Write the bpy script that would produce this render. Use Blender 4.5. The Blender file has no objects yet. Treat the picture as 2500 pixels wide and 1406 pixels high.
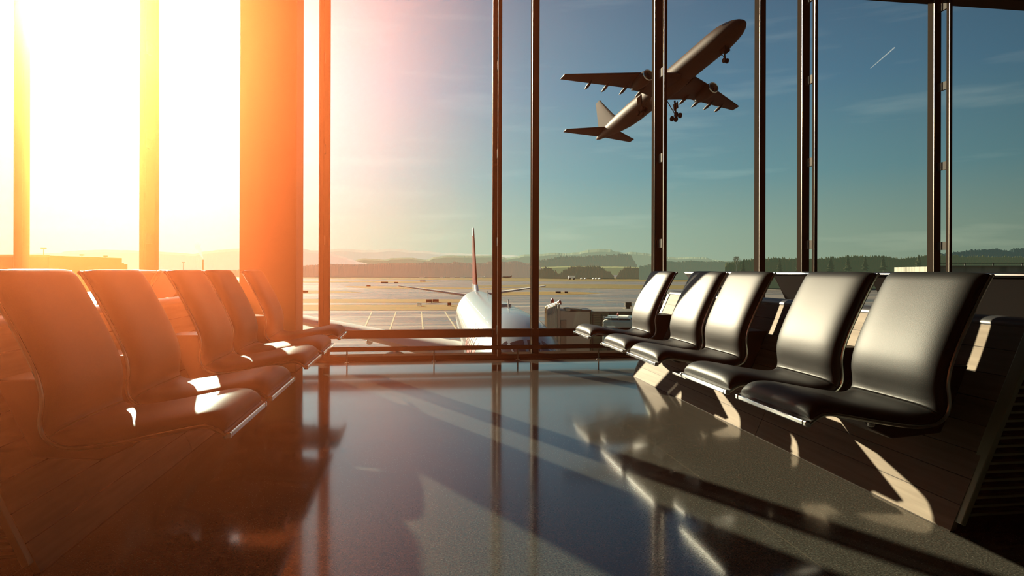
import bpy, bmesh, math, random
from math import sin, cos, tan, pi, radians, sqrt, atan2
from mathutils import Vector, Matrix

random.seed(7)
scene = bpy.context.scene
COL = scene.collection

# ------------------------------------------------------------------ camera frame (measured)
F, PS, HY, RO, H = 1600.0, .1431, 661.1, .003, .9
CP, SP = cos(PS), sin(PS)
def ray(px, py):
    u, v = px - 1250, py - HY
    a = (u*cos(RO) + v*sin(RO))/F
    b = (-u*sin(RO) + v*cos(RO))/F
    return (a*CP + SP, -a*SP + CP, -b)
def at_y(px, py, Y):
    d = ray(px, py); t = Y/d[1]
    return Vector((d[0]*t, Y, H + d[2]*t))
def at_t(px, py, t):
    d = ray(px, py)
    return Vector((d[0]*t, d[1]*t, H + d[2]*t))
def at_z(px, py, Z):
    d = ray(px, py); t = (Z - H)/d[2]
    return Vector((d[0]*t, d[1]*t, Z))
ZG = -9.5                                   # apron level below the lounge floor
D = 6.75                                    # glazing line

# ------------------------------------------------------------------ materials
MATS = {}
def mat(name, color, rough=.5, metal=0.0, spec=.5, emit=None, estr=0.0, bump=None, coat=0.0, noise=None):
    """noise=(scale,(x,y,z stretch),colour2,lo,hi) mixes a second colour; bump=(scale,strength)"""
    if name in MATS: return MATS[name]
    m = bpy.data.materials.new(name); m.use_nodes = True
    nt = m.node_tree; b = nt.nodes['Principled BSDF']
    b.inputs['Base Color'].default_value = (*color, 1)
    b.inputs['Roughness'].default_value = rough
    b.inputs['Metallic'].default_value = metal
    b.inputs['Specular IOR Level'].default_value = spec
    b.inputs['Coat Weight'].default_value = coat
    if emit:
        b.inputs['Emission Color'].default_value = (*emit, 1)
        b.inputs['Emission Strength'].default_value = estr
    if noise or bump:
        tc = nt.nodes.new('ShaderNodeTexCoord')
    if noise:
        mp = nt.nodes.new('ShaderNodeMapping'); mp.inputs['Scale'].default_value = noise[1]
        nz = nt.nodes.new('ShaderNodeTexNoise'); nz.inputs['Scale'].default_value = noise[0]; nz.inputs['Detail'].default_value = 6
        rp = nt.nodes.new('ShaderNodeValToRGB')
        rp.color_ramp.elements[0].position = noise[3]; rp.color_ramp.elements[1].position = noise[4]
        rp.color_ramp.elements[0].color = (*color, 1); rp.color_ramp.elements[1].color = (*noise[2], 1)
        nt.links.new(tc.outputs['Object'], mp.inputs[0]); nt.links.new(mp.outputs[0], nz.inputs[0])
        nt.links.new(nz.outputs[0], rp.inputs[0]); nt.links.new(rp.outputs[0], b.inputs['Base Color'])
    if bump:
        n2 = nt.nodes.new('ShaderNodeTexNoise'); n2.inputs['Scale'].default_value = bump[0]; n2.inputs['Detail'].default_value = 3
        bp = nt.nodes.new('ShaderNodeBump'); bp.inputs['Strength'].default_value = bump[1]; bp.inputs['Distance'].default_value = .01
        nt.links.new(tc.outputs['Object'], n2.inputs[0]); nt.links.new(n2.outputs[0], bp.inputs['Height'])
        nt.links.new(bp.outputs[0], b.inputs['Normal'])
    MATS[name] = m
    return m

LEATHER = mat('black_leather', (.0115, .012, .0105), .50, 0, .21, bump=(420, .07))
SHELL   = mat('dark_shell', (.018, .015, .013), .45)
CHROME  = mat('polished_aluminium', (.80, .79, .76), .16, 1)
TRIM    = mat('edge_aluminium', (.62, .64, .58), .28, 1)
BLACK   = mat('black_steel', (.012, .011, .010), .4)
METAL   = mat('mullion_bronze', (.042, .034, .027), .6, 0, .0)
METAL2  = mat('bright_metal', (.20, .18, .155), .35, .9)
GREYP   = mat('grey_profile', (.09, .085, .075), .6, 0, .05)
COLUMNM = mat('glow_tinted_column', (.36, .25, .16), .6, noise=(3, (1, 1, .3), (.40, .28, .18), .35, .7))  # beige base puts part of the orange glow into a grey column
CEILM   = mat('ceiling_panel', (.035, .03, .027), .7)
WALLM   = mat('back_wall', (.06, .05, .045), .7)
GRILLE  = mat('grille_metal', (.34, .38, .28), .5, .1)
CARTOP  = mat('console_top', (.045, .045, .047), .35)
CONCRETE= mat('pale_concrete', (.30, .30, .245), .8, noise=(2.2, (1, 1, .12), (.20, .21, .17), .45, .62))

def wood_material():
    m = bpy.data.materials.new('wood_planks'); m.use_nodes = True
    nt = m.node_tree; b = nt.nodes['Principled BSDF']
    tc = nt.nodes.new('ShaderNodeTexCoord'); sx = nt.nodes.new('ShaderNodeSeparateXYZ')
    nt.links.new(tc.outputs['Object'], sx.inputs[0])
    # board lines every 0.085 m of height
    dv = nt.nodes.new('ShaderNodeMath'); dv.operation = 'DIVIDE'; dv.inputs[1].default_value = .088
    nt.links.new(sx.outputs['Z'], dv.inputs[0])
    fr = nt.nodes.new('ShaderNodeMath'); fr.operation = 'FRACT'; nt.links.new(dv.outputs[0], fr.inputs[0])
    lt = nt.nodes.new('ShaderNodeMath'); lt.operation = 'LESS_THAN'; lt.inputs[1].default_value = .035
    nt.links.new(fr.outputs[0], lt.inputs[0])
    fl = nt.nodes.new('ShaderNodeMath'); fl.operation = 'FLOOR'; nt.links.new(dv.outputs[0], fl.inputs[0])
    wn = nt.nodes.new('ShaderNodeTexWhiteNoise'); wn.noise_dimensions = '1D'; nt.links.new(fl.outputs[0], wn.inputs['W'])
    mp = nt.nodes.new('ShaderNodeMapping'); mp.inputs['Scale'].default_value = (30, 1.6, 30)
    nt.links.new(tc.outputs['Object'], mp.inputs[0])
    nz = nt.nodes.new('ShaderNodeTexNoise'); nz.inputs['Scale'].default_value = 1.6; nz.inputs['Detail'].default_value = 7
    nt.links.new(mp.outputs[0], nz.inputs[0])
    ad = nt.nodes.new('ShaderNodeMath'); ad.operation = 'MULTIPLY_ADD'; ad.inputs[1].default_value = .25
    nt.links.new(wn.outputs['Value'], ad.inputs[0]); nt.links.new(nz.outputs[0], ad.inputs[2])
    rp = nt.nodes.new('ShaderNodeValToRGB')
    rp.color_ramp.elements[0].position = .3; rp.color_ramp.elements[0].color = (.19, .15, .108, 1)
    rp.color_ramp.elements[1].position = .9; rp.color_ramp.elements[1].color = (.32, .265, .20, 1)
    nt.links.new(ad.outputs[0], rp.inputs[0])
    mx = nt.nodes.new('ShaderNodeMix'); mx.data_type = 'RGBA'; mx.inputs['B'].default_value = (.05, .035, .022, 1)
    nt.links.new(lt.outputs[0], mx.inputs['Factor']); nt.links.new(rp.outputs[0], mx.inputs['A'])
    nt.links.new(mx.outputs['Result'], b.inputs['Base Color'])
    b.inputs['Roughness'].default_value = .62
    b.inputs['Specular IOR Level'].default_value = .12
    return m
WOOD = wood_material()

def floor_material():
    m = bpy.data.materials.new('polished_terrazzo'); m.use_nodes = True
    nt = m.node_tree; b = nt.nodes['Principled BSDF']; L = nt.links.new
    tc = nt.nodes.new('ShaderNodeTexCoord')
    n1 = nt.nodes.new('ShaderNodeTexNoise'); n1.inputs['Scale'].default_value = 160; n1.inputs['Detail'].default_value = 4
    n2 = nt.nodes.new('ShaderNodeTexNoise'); n2.inputs['Scale'].default_value = 2.2; n2.inputs['Detail'].default_value = 5
    vo = nt.nodes.new('ShaderNodeTexVoronoi'); vo.inputs['Scale'].default_value = 95
    for n in (n1, n2, vo): L(tc.outputs['Object'], n.inputs['Vector'])
    rp = nt.nodes.new('ShaderNodeValToRGB')
    rp.color_ramp.elements[0].position = .38; rp.color_ramp.elements[0].color = (.05, .046, .038, 1)
    rp.color_ramp.elements[1].position = .72; rp.color_ramp.elements[1].color = (.14, .13, .108, 1)
    L(n1.outputs[0], rp.inputs[0])
    lt = nt.nodes.new('ShaderNodeMath'); lt.operation = 'LESS_THAN'; lt.inputs[1].default_value = .11
    L(vo.outputs['Distance'], lt.inputs[0])
    mx = nt.nodes.new('ShaderNodeMix'); mx.data_type = 'RGBA'; mx.inputs['B'].default_value = (.30, .28, .24, 1)
    L(lt.outputs[0], mx.inputs['Factor']); L(rp.outputs[0], mx.inputs['A'])
    # thin joints between the slabs
    sx = nt.nodes.new('ShaderNodeSeparateXYZ'); L(tc.outputs['Object'], sx.inputs[0])
    def joint(axis, off, pitch):
        a = nt.nodes.new('ShaderNodeMath'); a.operation = 'ADD'; a.inputs[1].default_value = 40*pitch - off; L(sx.outputs[axis], a.inputs[0])
        d = nt.nodes.new('ShaderNodeMath'); d.operation = 'DIVIDE'; d.inputs[1].default_value = pitch; L(a.outputs[0], d.inputs[0])
        f = nt.nodes.new('ShaderNodeMath'); f.operation = 'FRACT'; L(d.outputs[0], f.inputs[0])
        l = nt.nodes.new('ShaderNodeMath'); l.operation = 'LESS_THAN'; l.inputs[1].default_value = .005/pitch; L(f.outputs[0], l.inputs[0])
        return l
    j1, j2 = joint('X', 1.22, 2.4), joint('Y', 3.68, 2.4)
    jm = nt.nodes.new('ShaderNodeMath'); jm.operation = 'MAXIMUM'; L(j1.outputs[0], jm.inputs[0]); L(j2.outputs[0], jm.inputs[1])
    m2 = nt.nodes.new('ShaderNodeMix'); m2.data_type = 'RGBA'; m2.inputs['B'].default_value = (.13, .11, .085, 1)
    L(jm.outputs[0], m2.inputs['Factor']); L(mx.outputs['Result'], m2.inputs['A'])
    L(m2.outputs['Result'], b.inputs['Base Color'])
    rr = nt.nodes.new('ShaderNodeMapRange'); rr.inputs['To Min'].default_value = .07; rr.inputs['To Max'].default_value = .17
    L(n2.outputs[0], rr.inputs['Value']); L(rr.outputs[0], b.inputs['Roughness'])
    b.inputs['Specular IOR Level'].default_value = .6; b.inputs['Coat Weight'].default_value = .25; b.inputs['Coat Roughness'].default_value = .06
    return m
FLOORM = floor_material()

def glass_material():
    m = bpy.data.materials.new('window_glass'); m.use_nodes = True
    nt = m.node_tree; nt.nodes.clear(); L = nt.links.new
    o = nt.nodes.new('ShaderNodeOutputMaterial')
    t = nt.nodes.new('ShaderNodeBsdfTransparent'); t.inputs[0].default_value = (.96, .975, .96, 1)
    g = nt.nodes.new('ShaderNodeBsdfGlossy'); g.inputs['Roughness'].default_value = .02; g.inputs[0].default_value = (.9, 1, .97, 1)
    lw = nt.nodes.new('ShaderNodeFresnel'); lw.inputs['IOR'].default_value = 1.33
    mx = nt.nodes.new('ShaderNodeMixShader')
    L(lw.outputs[0], mx.inputs[0]); L(t.outputs[0], mx.inputs[1]); L(g.outputs[0], mx.inputs[2]); L(mx.outputs[0], o.inputs[0])
    return m
GLASS = glass_material()

def haze_material(name, lobes, xa, xb, thin):
    """forward scattering haze, dense where x < xa and thinning out to the share `thin` where x > xb"""
    m = bpy.data.materials.new(name); m.use_nodes = True
    nt = m.node_tree; nt.nodes.clear(); L = nt.links.new
    o = nt.nodes.new('ShaderNodeOutputMaterial'); cur = None
    tc = nt.nodes.new('ShaderNodeTexCoord'); sx = nt.nodes.new('ShaderNodeSeparateXYZ'); L(tc.outputs['Object'], sx.inputs[0])
    mr = nt.nodes.new('ShaderNodeMapRange'); mr.interpolation_type = 'SMOOTHSTEP'
    mr.inputs['From Min'].default_value = xa; mr.inputs['From Max'].default_value = xb
    mr.inputs['To Min'].default_value = 1; mr.inputs['To Max'].default_value = thin
    L(sx.outputs['X'], mr.inputs['Value'])
    for col, dens, g in lobes:
        a = nt.nodes.new('ShaderNodeVolumeScatter'); a.inputs['Color'].default_value = (*col, 1)
        a.inputs['Anisotropy'].default_value = g
        k = nt.nodes.new('ShaderNodeMath'); k.operation = 'MULTIPLY'; k.inputs[1].default_value = dens
        L(mr.outputs[0], k.inputs[0]); L(k.outputs[0], a.inputs['Density'])
        if cur is None: cur = a.outputs[0]
        else:
            x = nt.nodes.new('ShaderNodeAddShader'); L(cur, x.inputs[0]); L(a.outputs[0], x.inputs[1]); cur = x.outputs[0]
    L(cur, o.inputs['Volume'])
    return m

# ------------------------------------------------------------------ mesh building
class MB:
    def __init__(s): s.v = []; s.f = []
    def add(s, vs, fs):
        b = len(s.v); s.v += [tuple(p) for p in vs]; s.f += [tuple(i + b for i in f) for f in fs]; return s
    def box(s, x0, x1, y0, y1, z0, z1):
        return s.add([(x0,y0,z0),(x1,y0,z0),(x1,y1,z0),(x0,y1,z0),(x0,y0,z1),(x1,y0,z1),(x1,y1,z1),(x0,y1,z1)],
                     [(0,3,2,1),(4,5,6,7),(0,1,5,4),(1,2,6,5),(2,3,7,6),(3,0,4,7)])
    def bar(s, p, q, w, h, up=(0,0,1)):
        p, q = Vector(p), Vector(q); d = (q-p).normalized(); u = Vector(up)
        if abs(d.dot(u)) > .98: u = Vector((1,0,0))
        r = d.cross(u).normalized(); u = r.cross(d).normalized()
        vs = [e + r*a*w/2 + u*b*h/2 for e in (p, q) for a, b in ((-1,-1),(1,-1),(1,1),(-1,1))]
        return s.add(vs, [(0,1,2,3),(7,6,5,4),(0,4,5,1),(1,5,6,2),(2,6,7,3),(3,7,4,0)])
    def tube(s, pts, r, n=8, caps=True):
        pts = [Vector(p) for p in pts]; rs = r if isinstance(r, (list, tuple)) else [r]*len(pts)
        rings = []
        for i, p in enumerate(pts):
            d = (pts[min(i+1, len(pts)-1)] - pts[max(i-1, 0)]).normalized()
            a = Vector((0,1,0)) if abs(d.y) < .9 else Vector((1,0,0))
            e1 = d.cross(a).normalized(); e2 = d.cross(e1).normalized()
            rings.append([p + (e1*cos(2*pi*k/n) + e2*sin(2*pi*k/n))*rs[i] for k in range(n)])
        return s.loft(rings, caps=caps)
    def loft(s, rings, closed=True, caps=True):
        n = len(rings[0]); vs = [p for r in rings for p in r]; fs = []
        for i in range(len(rings)-1):
            for k in range(n if closed else n-1):
                k2 = (k+1) % n
                fs.append((i*n+k, i*n+k2, (i+1)*n+k2, (i+1)*n+k))
        if caps and closed:
            fs.append(tuple(range(n-1, -1, -1))); fs.append(tuple((len(rings)-1)*n + k for k in range(n)))
        return s.add(vs, fs)
    def lathe(s, prof, origin, axis='x', n=24, caps=True):
        o = Vector(origin); rings = []
        for a, r in prof:
            ring = []
            for k in range(n):
                c_, s_ = r*cos(2*pi*k/n), r*sin(2*pi*k/n)
                ring.append(o + (Vector((a, c_, s_)) if axis == 'x' else Vector((c_, s_, a)) if axis == 'z' else Vector((s_, a, c_))))
            rings.append(ring)
        return s.loft(rings, caps=caps)
    def prism(s, poly, y0, y1):      # polygon of (x,z), extruded along y
        n = len(poly); vs = [(x, y0, z) for x, z in poly] + [(x, y1, z) for x, z in poly]
        return s.add(vs, [tuple(range(n)), tuple(range(2*n-1, n-1, -1))] + [(k, n+k, n+(k+1) % n, (k+1) % n) for k in range(n)])
    def build(s, name, m, parent=None, smooth=False, bevel=0, angle=40):
        me = bpy.data.meshes.new(name); me.from_pydata(s.v, [], s.f); me.materials.append(m)
        bm = bmesh.new(); bm.from_mesh(me); bmesh.ops.recalc_face_normals(bm, faces=bm.faces); bm.to_mesh(me); bm.free()
        if smooth:
            me.polygons.foreach_set('use_smooth', [True]*len(me.polygons))
            me.set_sharp_from_angle(angle=radians(angle))
        o = bpy.data.objects.new(name, me); COL.objects.link(o)
        if parent is not None: o.parent = parent
        if bevel:
            md = o.modifiers.new('bevel', 'BEVEL'); md.width = bevel; md.segments = 2; md.limit_method = 'ANGLE'
        return o

def tag(o, label, cat, group=None, kind=None):
    o['label'] = label; o['category'] = cat
    if group: o['group'] = group
    if kind: o['kind'] = kind
    return o
def thing(name, label, cat, loc=(0,0,0), rz=0, group=None, kind=None):
    o = bpy.data.objects.new(name, None); COL.objects.link(o); o.location = loc; o.rotation_euler = (0,0,rz)
    o.empty_display_size = .1
    return tag(o, label, cat, group, kind)
def struct(o, label=None, cat=None):
    o['kind'] = 'structure'
    if label: o['label'] = label
    if cat: o['category'] = cat
    return o
def copy_tree(o, parent=None):
    c = o.copy(); COL.objects.link(c)
    if parent is not None: c.parent = parent
    for ch in o.children: copy_tree(ch, c)
    return c
def place(proto, used, loc, rz, label, group):
    o = proto if not used else copy_tree(proto)
    o.location = loc; o.rotation_euler = (0,0,rz); o['label'] = label; o['group'] = group
    return o

# ------------------------------------------------------------------ room shell
X0, X1, YB, ZC = -10.5, 13.0, -4.0, 4.45
struct(MB().box(X0, X1, YB, D+.12, -.25, 0).build('floor', FLOORM), 'polished dark terrazzo floor mirroring the windows', 'floor')
struct(MB().box(X0, X1, YB, D+.12, ZC, ZC+.2).build('ceiling', CEILM), 'dark flat ceiling above the lounge', 'ceiling')
struct(MB().box(X0, X1, YB-.2, YB, -.25, ZC+.2).build('wall_back', WALLM), 'dark wall behind the lounge', 'wall')
struct(MB().box(X0-.2, X0, YB, D+.12, -.25, ZC+.2).build('wall_left', WALLM), 'dark end wall of the lounge on the sunny side', 'wall')
struct(MB().box(X1, X1+.2, YB, D+.12, -.25, ZC+.2).build('wall_right', WALLM), 'dark end wall of the lounge on the shaded side', 'wall')
struct(MB().box(X0, X1, D-.12, D+.12, 4.02, ZC).build('trim_1', METAL), 'dark header beam above the glazing', 'beam')
# sill and skirting under the glass
struct(MB().box(X0, X1, D-.10, D+.10, 0, .045).box(X0, X1, D-.13, D-.10, 0, .012).build('baseboard_front', METAL, bevel=.004), 'dark metal sill along the foot of the glazing', 'sill')

MULL = [-6.0, -4.28, -2.535, -.917, .812, 2.545, 4.24, 5.86, 7.55, 9.25, 11.0]
POSTS = [-6.13, -3.678, 1.211, 3.724]
ntr = 2
for i, x in enumerate(MULL):
    o = MB().box(x-.045, x+.045, D-.05, D+.05, .045, 4.02).build(f'trim_{ntr}', METAL, bevel=.004)
    struct(o, f'tall dark window mullion, number {i+1} of the glazed wall counted from the sunny end', 'mullion'); ntr += 1
    MB().box(x-.053, x-.0455, D-.058, D-.05, .045, 4.02).build('edge_highlight', METAL2, o)  # pale strip added on the sunward edge to draw its highlight
    # the slim inner post tied to it by short brackets
    MB().box(x-.017, x+.017, D-.24, D-.19, .045, 4.02).build('slim_post', METAL, o, bevel=.003)
    MB().box(x-.021, x-.0175, D-.242, D-.234, .045, 4.02).build('post_highlight', METAL2, o)  # thin pale strip drawing the slim post's sunward highlight
    for z in (.25, 1.15, 2.05, 2.95, 3.85):
        MB().box(x-.012, x+.012, D-.19, D-.05, z, z+.09).build('bracket', GREYP, o)
for i, x in enumerate(POSTS):
    o = MB().box(x-.036, x+.036, D-.06, D+.06, .045, 4.02).build(f'trim_{ntr}', METAL, bevel=.005)
    struct(o, f'plain dark post between window mullions, number {i+1} from the sunny end', 'post'); ntr += 1
    MB().box(x-.039, x-.0362, D-.064, D-.056, .045, 4.02).build('edge_highlight', METAL2, o)  # pale strip drawing the highlight along the post's sunward edge

# glass: one window per bay, each with an upper pane, a lower pane and its transom
edges = sorted([X0] + [m for m in MULL] + POSTS + [X1])
nw = 0
for a, b in zip(edges[:-1], edges[1:]):
    if b - a < .25: continue
    nw += 1
    w = bpy.data.objects.new(f'window_{nw}', None); COL.objects.link(w); w['kind'] = 'structure'
    w['label'] = f'floor to ceiling glass bay {nw} counted from the sunny end, with low transom'; w['category'] = 'window'
    w.location = ((a+b)/2, D, 0)
    h = (b-a)/2 - .03
    def quad(z0, z1, nm):
        MB().add([(-h, 0, z0), (h, 0, z0), (h, 0, z1), (-h, 0, z1)], [(0,1,2,3)]).build(nm, GLASS, w)
    quad(.30, 4.02, 'upper_pane'); quad(.045, .217, 'lower_pane')
    MB().box(-h-.01, h+.01, -.055, .055, .217, .297).build('transom', METAL, w, bevel=.004)
    MB().box(-h-.01, h+.01, -.062, -.052, .297, .303).build('transom_edge', METAL2, w)

# square column
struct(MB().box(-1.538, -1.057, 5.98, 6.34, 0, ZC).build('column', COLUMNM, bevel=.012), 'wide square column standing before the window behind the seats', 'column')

# low guard rail in front of the sill
gr = thing('guard_rail', 'low horizontal guard rail on thin posts along the foot of the windows', 'railing', (0, 6.52, 0))
MB().box(-9.5, 12.0, -.02, .02, .112, .154).build('rail', METAL, gr, smooth=False, bevel=.008)
k = -9.05
while k < 12:
    MB().tube([(k, 0, 0), (k, 0, .112)], .007, 8).lathe([(0, .022), (.006, .022)], (k, 0, 0), 'z', 12).build('rail_post', METAL2, gr, smooth=True)
    k += .8375

# ------------------------------------------------------------------ lounge chairs
RAW = [(.003,.387),(.026,.402),(.050,.413),(.075,.4155),(.105,.412),(.16,.402),(.25,.385),(.33,.372),(.40,.363),(.445,.363),(.482,.371),(.508,.387),(.524,.409),(.530,.437),(.5285,.468),(.525,.50),(.527,.53),(.537,.572),(.56,.63),(.588,.69),(.62,.753),(.65,.809),(.675,.853),(.697,.889)]
def catmull(P, n):
    P = [Vector((a, b)) for a, b in P]; P = [2*P[0]-P[1]] + P + [2*P[-1]-P[-2]]
    out = []
    for i in range(1, len(P)-2):
        for k in range(n):
            t = k/n; p0, p1, p2, p3 = P[i-1:i+3]
            out.append(.5*((2*p1) + (p2-p0)*t + (2*p0-5*p1+4*p2-p3)*t*t + (3*p1-p0-3*p2+p3)*t**3))
    out.append(P[-2]); return out
PROF = catmull(RAW, 5)
CW = .495
def normals(P):
    ns = []
    for i in range(len(P)):
        d = (P[min(i+1, len(P)-1)] - P[max(i-1, 0)]).normalized(); ns.append(Vector((-d.y, d.x)))
    return ns
NRM = normals(PROF)
def arc(P):
    s = [0]
    for a, b in zip(P[:-1], P[1:]): s.append(s[-1] + (b-a).length)
    return s
ARC = arc(PROF)
ISEAM = min(range(len(PROF)), key=lambda i: (PROF[i]-Vector((.512, .392))).length)

def pad(i0, i1, T, t0, t1, r0, r1):
    """cushion on the inner face of the shell between profile indices; r0/r1 = how far each end is rounded over"""
    m = MB(); rings = []
    N = 26; base = .006
    s0, s1 = ARC[i0], ARC[i1]
    ys = [-cos(pi*k/N) for k in range(N+1)]
    for i in range(i0, i1+1):
        s = ARC[i]; e = 1.0
        if s - s0 < r0: e = min(e, t0 + (1-t0)*sqrt(max(0, 1-(1-(s-s0)/r0)**2)))
        if s1 - s < r1: e = min(e, t1 + (1-t1)*sqrt(max(0, 1-(1-(s1-s)/r1)**2)))
        ring = []
        for y in ys:
            h = base + T*e*(max(0, 1-abs(y)**5.0))**(1/2.2)
            p = PROF[i] + NRM[i]*h
            ring.append((p.x, y*(CW/2-.004), p.y))
        q = PROF[i] + NRM[i]*base*.5
        ring += [(q.x, ys[-1]*(CW/2-.004), q.y), (q.x, ys[0]*(CW/2-.004), q.y)]
        rings.append(ring)
    return m.loft(rings)

def chair_proto():
    root = thing('lounge_chair', 'chair', 'chair')
    # shell
    rings = []
    for p, n in zip(PROF, NRM):
        a, b = p + n*.006, p - n*.006
        rings.append([(a.x, -CW/2, a.y), (a.x, CW/2, a.y), (b.x, CW/2, b.y), (b.x, -CW/2, b.y)])
    MB().loft(rings).build('seat_shell', SHELL, root, smooth=True)
    pad(2, ISEAM, .043, .25, .72, .045, .012).build('seat_cushion', LEATHER, root, smooth=True, angle=70)
    pad(ISEAM, len(PROF)-1, .043, .72, .35, .012, .05).build('back_cushion', LEATHER, root, smooth=True, angle=70)
    for sgn in (-1, 1):
        o = MB().tube([(p.x, sgn*CW/2, p.y) for p in PROF], .0065, 8).build('edge_trim', TRIM, root, smooth=True)
    p = PROF[-1] - NRM[-1]*.004
    MB().tube([(p.x, -CW/2, p.y), (p.x, CW/2, p.y)], .0085, 8).build('top_trim', CHROME, root, smooth=True)
    # chrome front rail with end caps
    MB().box(-.012, .008, -CW/2+.02, CW/2-.02, .376, .394).build('front_rail', CHROME, root, bevel=.004)
    for sgn in (-1, 1):
        MB().box(-.013, .009, sgn*(CW/2-.008)-.010, sgn*(CW/2-.008)+.010, .375, .395).build('rail_cap', CHROME, root, bevel=.004)
    # bracket that carries the seat from the plinth
    br = MB()
    br.prism([(.30, .366), (.46, .352), (.535, .40), (.56, .55), (.735, .55), (.685, .44), (.62, .30), (.42, .285), (.33, .325)], -.11, .11)
    br.build('seat_bracket', BLACK, root, bevel=.006)
    MB().box(.24, .262, -CW/2+.02, -CW/2+.034, .362, .378).build('clip', CHROME, root, bevel=.003)
    return root

def table_proto():
    root = thing('side_table', 'table', 'table')
    MB().box(.0, .34, -.125, .125, .345, .358).build('table_top', BLACK, root, bevel=.005)
    MB().box(-.012, .0, -.09, .09, .345, .359).build('front_rail', CHROME, root, bevel=.003)
    MB().prism([(.12, .345), (.60, .345), (.588, .32), (.57, .27), (.14, .335)], -.05, .05).build('table_bracket', BLACK, root, bevel=.004)
    return root

XR, XL = 1.312, -.585
RIDGE = .888                         # front rail to the ridge of the bench
def plinth(name_label, xf, sgn, y0, y1, splits):
    """long A-shaped wooden bench base; local +x runs from the seat front to the ridge"""
    root = thing('bench_plinth', name_label, 'bench base', (xf, 0, 0), 0)
    S = lambda u: sgn*u
    base, top, zt = .530, .842, .70
    cx = RIDGE
    # curved crown between the two slanted sides
    crown = [(cx - (cx-top)*cos(a), zt + .035*sin(a)) for a in [pi*k/10 for k in range(11)]]
    for (a, b) in zip([y0]+splits, splits+[y1]):
        g = .002
        for side in (0, 1):
            f = (lambda u: u) if side == 0 else (lambda u: 2*cx-u)
            MB().add([(S(f(base-.013)), a+g, .0), (S(f(base-.013)), b-g, .0), (S(f(top)), b-g, zt), (S(f(top)), a+g, zt),
                      (S(f(base+.007)), a+g, .0), (S(f(base+.007)), b-g, .0), (S(f(top+.02)), b-g, zt), (S(f(top+.02)), a+g, zt)],
                     [(0,1,2,3),(4,7,6,5),(0,4,5,1),(1,5,6,2),(2,6,7,3),(3,7,4,0)]).build('side_panel', WOOD, root)
    MB().prism([(S(x), z) for x, z in crown] + [(S(2*cx-top-.01), zt-.03), (S(top+.01), zt-.03)], y0, y1).build('crown', CARTOP, root, smooth=True)
    for yy, out in ((y0, -1), (y1, 1)):
        gf = MB()
        gf.bar((S(base+.015), yy, .03), (S(top+.005), yy, zt), .02, .05, (0,1,0))
        gf.bar((S(2*cx-base-.015), yy, .03), (S(2*cx-top-.005), yy, zt), .02, .05, (0,1,0))
        gf.build('end_frame', GRILLE, root, bevel=.003)
        MB().prism([(S(base+.03), .03), (S(2*cx-base-.03), .03), (S(2*cx-top-.01), zt-.02), (S(top+.01), zt-.02)], yy-out*.05, yy-out*.045).build('end_backing', BLACK, root)
        z = .055
        while z < zt - .02:
            t = (z-.03)/(zt-.03); xa = base + (top-base)*t + .02
            MB().box(min(S(xa), S(2*cx-xa)), max(S(xa), S(2*cx-xa)), yy-.012, yy+.012, z, z+.009).build('grille_slat', GRILLE, root)
            z += .0292
    return root

chair = chair_proto(); table = table_proto()
used_c = used_t = False
ordn = ['nearest to the camera', 'second from the camera', 'third, just beyond the side table', 'fourth, next to last before the window', 'farthest, close to the window']
for sgn, xf, ys, nm, ok in ((1, XR, [2.05, 2.63, 3.47, 4.05, 4.90], 'sunlit', 'sunlit row facing away from the sun glare'), (-1, XL, [2.138, 2.728, 3.59, 4.19, 5.066], 'shaded', 'shaded row')):
    rz = 0 if sgn > 0 else pi
    for i, y in enumerate(ys):
        if sgn > 0: lab = f'black leather lounge chair in the sunlit row, {ordn[i]}'
        else: lab = f'black leather lounge chair in the shaded row, {ordn[i]}'
        place(chair, used_c, (xf, y + CW/2, 0), rz, lab, f'lounge chairs of the {nm} row'); used_c = True
    # mirrored rear row, back to back over the ridge
    xb = xf + sgn*2*RIDGE
    rear = [5.17, 4.59, 3.70, 3.20, 2.16] if sgn > 0 else [5.15, 4.57, 3.99, 2.95, 2.37]
    rear = [5.12, 4.53, 3.66, 2.70, 2.12] if sgn > 0 else rear
    for i, y in enumerate(rear):
        lab = f'chair facing away behind the {nm} row, {["closest to the window", "second from the window", "third from the window", "fourth from the window", "farthest from the window"][i]}'
        place(chair, True, (xb, y + CW/2, 0), rz + pi, lab, f'lounge chairs behind the {nm} row')
    for i, y in enumerate((ys[1] + CW + .17, ys[3] + CW + .175)):
        lab = f'small black side table in the {nm} row, {["between its second and third chairs", "between its fourth and last chairs"][i]}'
        place(table, used_t, (xf + sgn*.065, y, 0), rz, lab, 'small side tables between the chairs'); used_t = True
plinth('slatted wooden bench base carrying the sunlit row, with louvred end panel', XR, 1, 2.03, 5.42, [3.36])
plinth('slatted wooden bench base carrying the shaded row', XL, -1, 2.12, 5.52, [3.45])

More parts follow.
